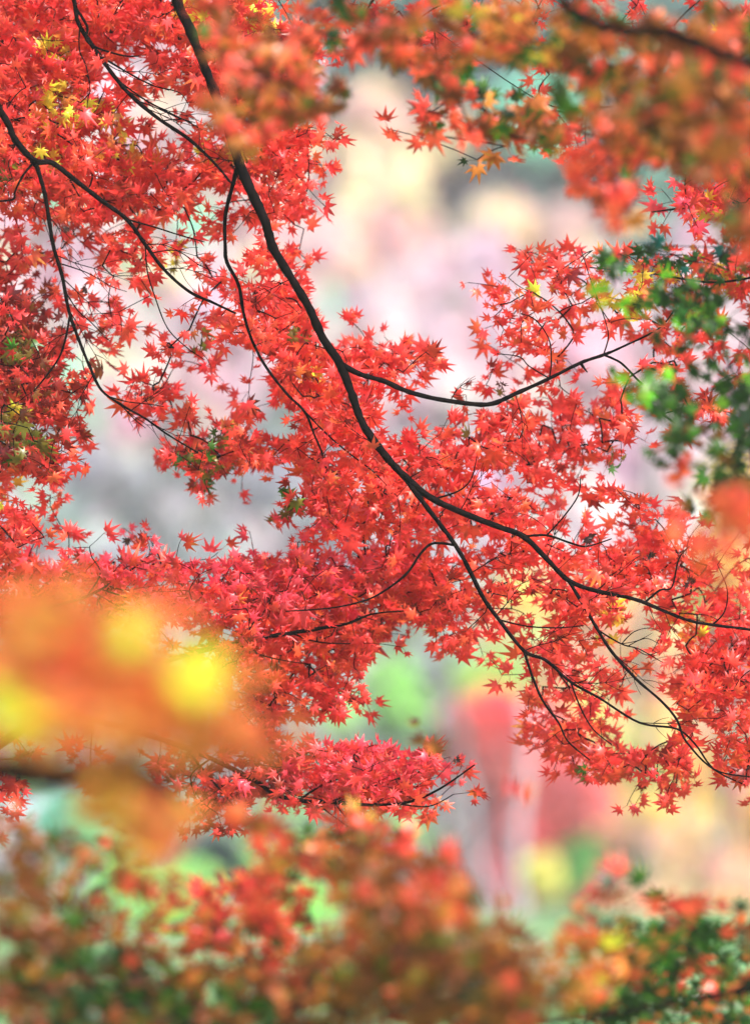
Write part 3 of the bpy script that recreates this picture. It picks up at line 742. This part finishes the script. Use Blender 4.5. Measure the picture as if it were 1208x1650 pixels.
# upper right canopy, its browns and dark greens deepened for shade
tE = empty('maple_tree', (2.3, 6.9, 0)); tag(tE, 'out-of-focus maple of rust, orange and green leaves along the top with a thick dark branch', 'maple tree')
trunk(tE, [(2.3, 6.9, -.2, .15), (2.2, 6.9, 1.3, .12), (2.0, 6.9, 2.7, .09), (1.8, 6.9, 3.6, .05)])
E0 = Bough([(1420, 170, 15), (1250, 115, 14), (1120, 68, 13.5), (1070, 46, 13), (1000, 44, 13), (950, 30, 12), (905, -5, 11), (870, -70, 9), (760, -110, 7)], (6.3, 6.4), world_pre=[(2.0, 6.9, 2.8, .03)])
E0.child([(1060, 45, 4.5), (1055, 100, 4), (1053, 160, 3.2), (1050, 230, 2)], 6.8)
E0.child([(950, 30, 4), (880, 60, 3), (800, 100, 2.4), (720, 110, 1.8)], 6.9)
E1 = Bough([(760, -110, 5), (640, -60, 4), (540, -10, 3.5), (470, 60, 3), (430, 120, 2), (400, 160, 1.4)], (7.0, 6.6))
E1.path[0] = E0.path[-1]
tt, dd = blobs([(350, 30, 30, 40, 3, 6.85), (400, 60, 60, 60, 10, 7.40), (440, 110, 60, 50, 12, 7.50), (370, 150, 45, 45, 6, 7.30), (470, 175, 30, 18, 4, 7.60), (400, 215, 40, 18, 3, 7.30), (420, 175, 60, 30, 11, 7.50), (520, 150, 50, 30, 10, 7.30), (540, 30, 60, 40, 14, 7.45), (500, 70, 60, 40, 9, 7.85), (355, 65, 20, 50, 4, 7.20),
               (620, 40, 60, 40, 11, 7.45), (700, 90, 60, 30, 8, 7.90), (640, 90, 30, 20, 3, 7.85), (780, 40, 80, 45, 22, 7.40), (740, 130, 60, 30, 8, 7.90), (720, 165, 40, 20, 3, 8.05), (625, 203, 6, 5, 1, 8.25), (690, 212, 14, 6, 2, 8.45), (770, 255, 6, 4, 1, 8.35), (700, 190, 40, 12, 4, 8.15), (790, 205, 50, 25, 9, 8.05),
               (860, 60, 70, 50, 14, 7.45), (830, 150, 50, 30, 6, 7.90), (850, 230, 50, 20, 8, 8.15), (880, 200, 60, 25, 8, 7.95), (960, 270, 45, 22, 9, 7.40), (1000, 300, 30, 20, 4, 7.30), (935, 285, 20, 12, 2, 7.05), (1005, 345, 10, 6, 1, 7.15),
               (950, 40, 80, 50, 18, 7.15), (1050, 90, 80, 60, 24, 7.25), (1150, 50, 80, 60, 25, 7.15), (960, 150, 60, 50, 12, 7.40), (1020, 180, 60, 40, 16, 7.00), (1120, 160, 90, 60, 40, 6.80), (1170, 230, 60, 40, 20, 6.90), (1060, 230, 50, 30, 11, 7.30), (1190, 330, 30, 60, 10, 7.10), (1100, 250, 40, 30, 9, 7.20), (1000, 230, 40, 30, 6, 7.80)])
grow(tE, [E0, E1], tt, dd, zones_pal([(REDO, 5), (BRO, 4), (BRN, 7), (ORA, 1.3), (GRN, 2), (DKG, 1.6)], [
    (1110, 130, 120, 120, [(BRN, 4), (BRO, 4), (OLV, 1.5), (GRN, 1), (REDO, 2)], .7), (500, 40, 130, 60, [(DKG, 1.5), (BRN, 2), (REDO, 2), (GRN, .6)], .8), (390, 110, 110, 110, [(REDO, 2), (BRO, 3), (BRN, 1.5)], .9),
    (970, 290, 80, 60, [(REDO, 1)], .95), (850, 130, 120, 60, [(GRN, 1), (DKG, 1), (REDO, 1), (ORA, 1)], .8), (700, 205, 90, 50, [(REDO, 3), (BRN, 1)], .9), (820, 20, 80, 40, [(YEL, 1), (ORA, 2), (BRO, 2)], .6)]), size=(.026, .034), twig=.0011)
# green leaves at the right
tF = empty('maple_tree', (2.2, 7.7, 0)); tag(tF, 'out-of-focus maple with dark and bright green leaves at the right edge', 'maple tree')
trunk(tF, [(2.2, 7.7, -.2, .11), (2.1, 7.7, 1.2, .09), (1.9, 7.7, 2.4, .07), (1.8, 7.7, 3.2, .04)])
F0 = Bough([(1450, 560, 7), (1300, 560, 5), (1200, 540, 4), (1120, 500, 3), (1050, 460, 2)], (7.5, 7.2), world_pre=[(1.95, 7.7, 2.1, .03)])
F0.child([(1240, 552, 4), (1190, 620, 3), (1120, 650, 2.4), (1050, 640, 1.5)], 7.1)
F0.child([(1260, 555, 4), (1220, 660, 3), (1180, 730, 2.4), (1120, 770, 1.5)], 7.1)
tt, dd = blobs([(1018, 440, 40, 35, 4, 7.95), (1058, 480, 50, 40, 6, 7.85), (993, 480, 15, 10, 1, 7.65), (1088, 400, 60, 25, 6, 8.45), (1148, 420, 60, 30, 6, 8.45), (1108, 500, 60, 40, 8, 7.95), (1168, 520, 50, 50, 9, 7.85), (1018, 615, 40, 18, 4, 7.55), (1058, 640, 40, 30, 6, 7.65), (1108, 610, 50, 40, 7, 7.75), (1178, 600, 45, 50, 9, 7.85), (1108, 690, 50, 40, 9, 7.65), (1168, 720, 55, 50, 13, 7.65), (1198, 780, 40, 30, 7, 7.65), (1138, 800, 30, 20, 4, 7.55), (1198, 660, 30, 40, 6, 7.65), (1058, 720, 25, 15, 1, 7.65)])
grow(tF, [F0], tt, dd, zones_pal([(DKG, 6), (GRN, 4), (LGN, .4)], [(1020, 620, 40, 25, [(LGN, 2), (GRN, 2)], .8), (980, 480, 40, 30, [(YEL, 2), (LGN, 1)], .9), (1120, 400, 120, 45, [(DKG, 3), (TEAL, 1)], .9), (1110, 720, 70, 50, [(DKG, 2), (BRN, 1), (GRN, 2)], .7), (1195, 600, 25, 20, [(LGN, 1)], .8)]), size=(.022, .03), twig=.0009)
# orange-red spray at right edge
tJ = empty('maple_tree', (1.5, 5.4, 0)); tag(tJ, 'very blurred orange-red spray at the right edge under the green leaves', 'maple tree')
trunk(tJ, [(1.5, 5.4, -.2, .06), (1.4, 5.35, 1.0, .05), (1.3, 5.3, 1.9, .035), (1.25, 5.2, 2.5, .02)])
J0 = Bough([(1500, 880, 7), (1300, 860, 5), (1200, 840, 3), (1120, 800, 1.5)], (5.3, 5.2), world_pre=[(1.32, 5.3, 1.7, .014)])
tt, dd = blobs([(1182, 825, 36, 40, 11, 6.2), (1130, 850, 30, 20, 3, 6.3), (1170, 890, 36, 25, 5, 6.2), (1195, 800, 20, 20, 5, 6.0)])
tt = np.vstack([tt, [(1092, 790), (1088, 748), (1112, 745)]]); dd = np.concatenate([dd, [6.4, 7.6, 7.6]])
grow(tJ, [J0], tt, dd, flat_pal([(REDO, 4), ((.84, .12, .03), 3)]), size=(.022, .028))
# yellow and orange leaves close to the lens, left
tG = empty('maple_tree', (-1.5, 3.9, 0)); tag(tG, 'strongly blurred yellow and orange maple close in front, lower left', 'maple tree')
trunk(tG, [(-1.5, 3.9, -.2, .09), (-1.45, 3.9, .6, .075), (-1.35, 3.9, 1.2, .06), (-1.3, 3.9, 2.2, .03)])
G0 = Bough([(-400, 1190, 16), (-100, 1110, 9), (60, 1080, 7), (180, 1060, 5), (300, 1060, 3)], (3.7, 3.6), world_pre=[(-1.4, 3.9, .95, .02)])
G1 = Bough([(-500, 1250, 20), (-100, 1240, 26), (0, 1242, 26), (90, 1250, 26), (180, 1248, 26), (240, 1262, 24), (285, 1292, 17), (340, 1330, 6)], (5.4, 5.5), world_pre=[(-1.42, 3.95, .85, .03)])
tt, dd = blobs([(60, 1010, 110, 50, 19, 4.18), (180, 1020, 90, 45, 14, 4.21), (40, 1100, 90, 60, 17, 4.15), (160, 1110, 90, 60, 17, 4.21), (280, 1110, 70, 55, 14, 4.30), (100, 1185, 120, 35, 15, 4.21), (260, 1180, 90, 35, 12, 4.36), (345, 1190, 50, 40, 5, 4.60), (260, 1215, 80, 16, 4, 4.60), (462, 1165, 10, 20, 1, 4.60), (172, 1284, 26, 14, 16, 4.60), (278, 1290, 9, 7, 8, 4.80), (250, 1338, 12, 8, 8, 4.70), (400, 1235, 60, 30, 5, 5.20), (220, 1030, 7, 7, 7, 4.00), (322, 1086, 9, 9, 6, 4.05), (318, 1018, 12, 8, 2, 4.60), (22, 1147, 8, 8, 5, 3.95), (60, 1205, 60, 14, 4, 4.50), (60, 960, 80, 20, 8, 4.33), (420, 1110, 30, 30, 2, 4.90), (100, 1050, 120, 90, 9, 4.30)])
k_ = (tt[:, 1] > 1080) & (tt[:, 1] < 1240); tt[k_, 1] -= 36*(tt[k_, 1]-1080)/160
grow(tG, [G0, G1], tt, dd, zones_pal([((.84, .26, .06), 6), (REDO, 2), (YEL, .35)], [(220, 1031, 22, 24, [(LEM, 1)], 1), (322, 1084, 24, 26, [(LEM, 1)], 1), (318, 1018, 20, 14, [(YEL, 1)], .6), (22, 1140, 32, 28, [(LEM, 1)], 1), (330, 1230, 140, 60, [(REDO, 1), (BRO, 3)], .8), (175, 1300, 50, 40, [(YEL, 1), (ORA, 3)], 1)]), size=(.022, .028), twig=.0009)
# rusty mass along the bottom, shade mixed into its browns
tH = empty('maple_tree', (-.25, 5.3, 0)); tag(tH, 'blurred rust-brown maple with green patches filling the bottom of the photo', 'maple tree')
trunk(tH, [(-.25, 5.3, -.15, .05), (-.22, 5.3, .25, .045), (-.15, 5.3, .55, .035), (-.1, 5.3, .8, .025)])
H0 = Bough([(430, 1720, 9), (470, 1660, 7), (500, 1600, 5.5), (540, 1530, 4), (620, 1470, 2.5)], (5.8, 6.0), world_pre=[(-.1, 5.3, .72, .02)])
H1 = Bough([(380, 1740, 8), (280, 1660, 6), (160, 1580, 4.5), (60, 1520, 3), (0, 1480, 2)], (5.8, 6.0), world_pre=[(-.12, 5.3, .65, .018)])
H2 = Bough([(480, 1740, 8), (600, 1660, 6), (720, 1600, 4), (820, 1560, 2.5)], (5.8, 6.0), world_pre=[(-.1, 5.3, .7, .018)])
tt, dd = blobs([(30, 1400, 50, 40, 11, 6.40), (60, 1460, 70, 60, 25, 6.40), (150, 1440, 70, 40, 7, 6.61), (125, 1365, 26, 10, 3, 6.70), (190, 1365, 26, 12, 3, 6.60), (60, 1350, 60, 20, 6, 6.50), (300, 1400, 70, 24, 2, 6.50), (220, 1400, 70, 16, 2, 6.60), (640, 1380, 60, 20, 6, 6.50), (480, 1370, 60, 20, 4, 6.70), (800, 1490, 50, 16, 4, 6.40), (20, 1310, 30, 16, 3, 6.70), (230, 1440, 60, 40, 6, 6.72), (60, 1550, 80, 60, 43, 6.51), (180, 1530, 80, 50, 29, 6.82), (300, 1500, 60, 40, 6, 7.13), (120, 1620, 140, 50, 64, 6.72), (300, 1600, 110, 55, 57, 6.82), (460, 1620, 110, 55, 61, 6.72), (430, 1560, 70, 40, 14, 7.13), (620, 1450, 70, 50, 35, 6.40), (600, 1530, 90, 60, 54, 6.40), (580, 1390, 60, 30, 14, 6.61), (700, 1500, 90, 50, 51, 6.30), (780, 1560, 90, 50, 57, 6.40), (640, 1600, 120, 50, 61, 6.61), (850, 1610, 70, 45, 32, 6.61), (760, 1630, 90, 30, 29, 6.72), (545, 1350, 60, 20, 11, 7.24)])
grow(tH, [H0, H1, H2], tt, dd, zones_pal([(BRN, 7), (BRO, 4), (REDO, 1.6), (OLV, 1.8), (GRN, 1)], [(150, 1590, 130, 70, [(DKG, 4), (GRN, 2), (BRN, 1)], .85), (50, 1640, 80, 50, [(DKG, 2), (BRN, 2)], .7), (330, 1640, 120, 40, [(GRN, 2), (DKG, 2), (BRN, 2)], .7), (755, 1595, 30, 25, [(DKG, 1)], .9), (560, 1480, 60, 60, [(BRO, 2), (ORA, 1), (OLV, 1)], .6), (60, 1430, 60, 60, [(BRN, 2), (OLV, 1), (BRO, 1)], .8), (120, 1480, 20, 20, [(GRN, 1)], .9)]), size=(.020, .027), twig=.0009)
# orange-red leaves, slightly blurred, bottom middle
tK = empty('maple_tree', (.1, 7.2, 0)); tag(tK, 'slightly blurred orange-red maple under the low pinkish spray, bottom middle', 'maple tree')
trunk(tK, [(.1, 7.2, -.15, .05), (.05, 7.2, .3, .045), (-.02, 7.2, .6, .03), (-.05, 7.2, .85, .02)])
K0 = Bough([(560, 1680, 6), (520, 1600, 4.5), (480, 1540, 3.6), (440, 1480, 2.5), (400, 1440, 1.6)], (7.2, 7.0), world_pre=[(-.04, 7.2, .75, .014)])
K0.child([(520, 1600, 3), (600, 1530, 2.4), (670, 1470, 1.8), (705, 1400, 1.2), (700, 1340, .8)], 6.8)
K0.child([(480, 1540, 2.4), (500, 1450, 1.8), (520, 1390, 1.2)], 6.9)
tt, dd = blobs([(340, 1440, 25, 14, 3, 7.35), (400, 1420, 30, 25, 7, 7.25), (460, 1390, 50, 25, 8, 6.95), (460, 1450, 60, 40, 14, 7.15), (400, 1490, 60, 35, 11, 7.25), (350, 1480, 30, 25, 3, 7.15), (560, 1400, 50, 30, 7, 6.75), (700, 1400, 35, 18, 5, 6.45), (720, 1440, 50, 25, 8, 6.15), (700, 1185, 12, 6, 2, 7.35), (805, 1290, 12, 6, 1, 6.55), (470, 1530, 80, 30, 12, 7.15), (300, 1490, 50, 20, 5, 7.15), (600, 1560, 120, 40, 16, 7.15), (250, 1600, 100, 40, 12, 7.25), (640, 1350, 50, 16, 5, 6.95), (560, 1330, 60, 16, 7, 7.15), (440, 1330, 50, 30, 8, 6.55)])
grow(tK, [K0], tt, dd, zones_pal([(REDO, 5), (RED, 2), (ORA, 2), (BRN, 1), (DKG, .5)], [(450, 1600, 300, 60, [(BRN, 2), (REDO, 1), (ORA, 1), (GRN, 1.5), (DKG, 1)], .8), (470, 1470, 60, 30, [(REDO, 2), (OLV, 1), (ORA, 1), (DKRED, 1)], .6)]), size=(.025, .032))
# bottom right: green and orange leaves over a thin dark branch
tI = empty('maple_tree', (1.6, 6.8, 0)); tag(tI, 'maple of green and orange leaves with a thin black branch, bottom right corner', 'maple tree')
trunk(tI, [(1.6, 6.8, -.2, .08), (1.5, 6.8, .5, .065), (1.4, 6.8, 1.1, .05), (1.3, 6.8, 1.6, .03)])
I0 = Bough([(1450, 1560, 8), (1300, 1572, 5.5), (1208, 1590, 7.4), (1120, 1606, 7), (1050, 1621, 7), (980, 1634, 6.6), (880, 1646, 5.5), (800, 1660, 3.5)], (7.2, 7.0), world_pre=[(1.42, 6.8, 1.0, .016)])
I0.child([(1060, 1624, 2.6), (1020, 1570, 2), (1010, 1510, 1.5), (1000, 1470, 1)], 6.8)
I0.child([(1210, 1592, 2.6), (1150, 1530, 2.2), (1090, 1490, 1.5), (1070, 1460, 1)], 6.9)
tt, dd = blobs([(990, 1428, 8, 6, 2, 6.7), (1060, 1436, 20, 8, 3, 6.9), (1118, 1452, 30, 10, 4, 7.1), (935, 1470, 14, 6, 3, 6.4), (1040, 1490, 50, 20, 7, 7.10), (1090, 1500, 50, 25, 8, 7.30), (970, 1530, 60, 40, 14, 6.90), (930, 1560, 30, 30, 6, 6.50), (1060, 1540, 60, 30, 17, 7.70), (1150, 1530, 60, 35, 18, 7.70), (1190, 1500, 25, 25, 6, 7.00), (1000, 1590, 60, 30, 14, 7.40), (1110, 1580, 60, 30, 18, 7.80), (1190, 1570, 30, 30, 9, 7.70), (1120, 1635, 90, 18, 18, 7.70), (950, 1620, 60, 20, 9, 7.50), (1000, 1645, 60, 10, 7, 7.50)])
grow(tI, [I0], tt, dd, zones_pal([(DKG, 4), (GRN, 4), (ORA, 1.5), (REDO, 1.5), (BRN, 1)], [(1050, 1450, 130, 30, [(REDO, 5), (BRN, 1), (GRN, 1)], .95), (945, 1500, 60, 45, [(ORA, 2), (REDO, 2)], .9), (940, 1550, 50, 50, [(ORA, 2), (YEL, 1), (BRO, 1)], .9), (1110, 1480, 60, 20, [(DKG, 1), (REDO, 1)], .6)]), size=(.025, .033))

# ------------------------------------------------------------------ haze
m, N, L = mat('haze')
out = N.new('ShaderNodeOutputMaterial'); pv = N.new('ShaderNodeVolumePrincipled')
pv.inputs['Color'].default_value = (.98, .93, .94, 1); pv.inputs['Density'].default_value = .001; pv.inputs['Anisotropy'].default_value = .05
L.new(pv.outputs[0], out.inputs['Volume'])
x0, x1, y0, y1, z0, z1 = -430, 430, -70, 530, -4, 58
V = [(x, y, z) for x in (x0, x1) for y in (y0, y1) for z in (z0, z1)]
F = [(0, 1, 3, 2), (4, 6, 7, 5), (0, 4, 5, 1), (2, 3, 7, 6), (0, 2, 6, 4), (1, 5, 7, 3)]
hz = mesh_obj('haze', V, F, m); tag(hz, 'pale mist hanging over the slope', 'haze', kind='stuff')
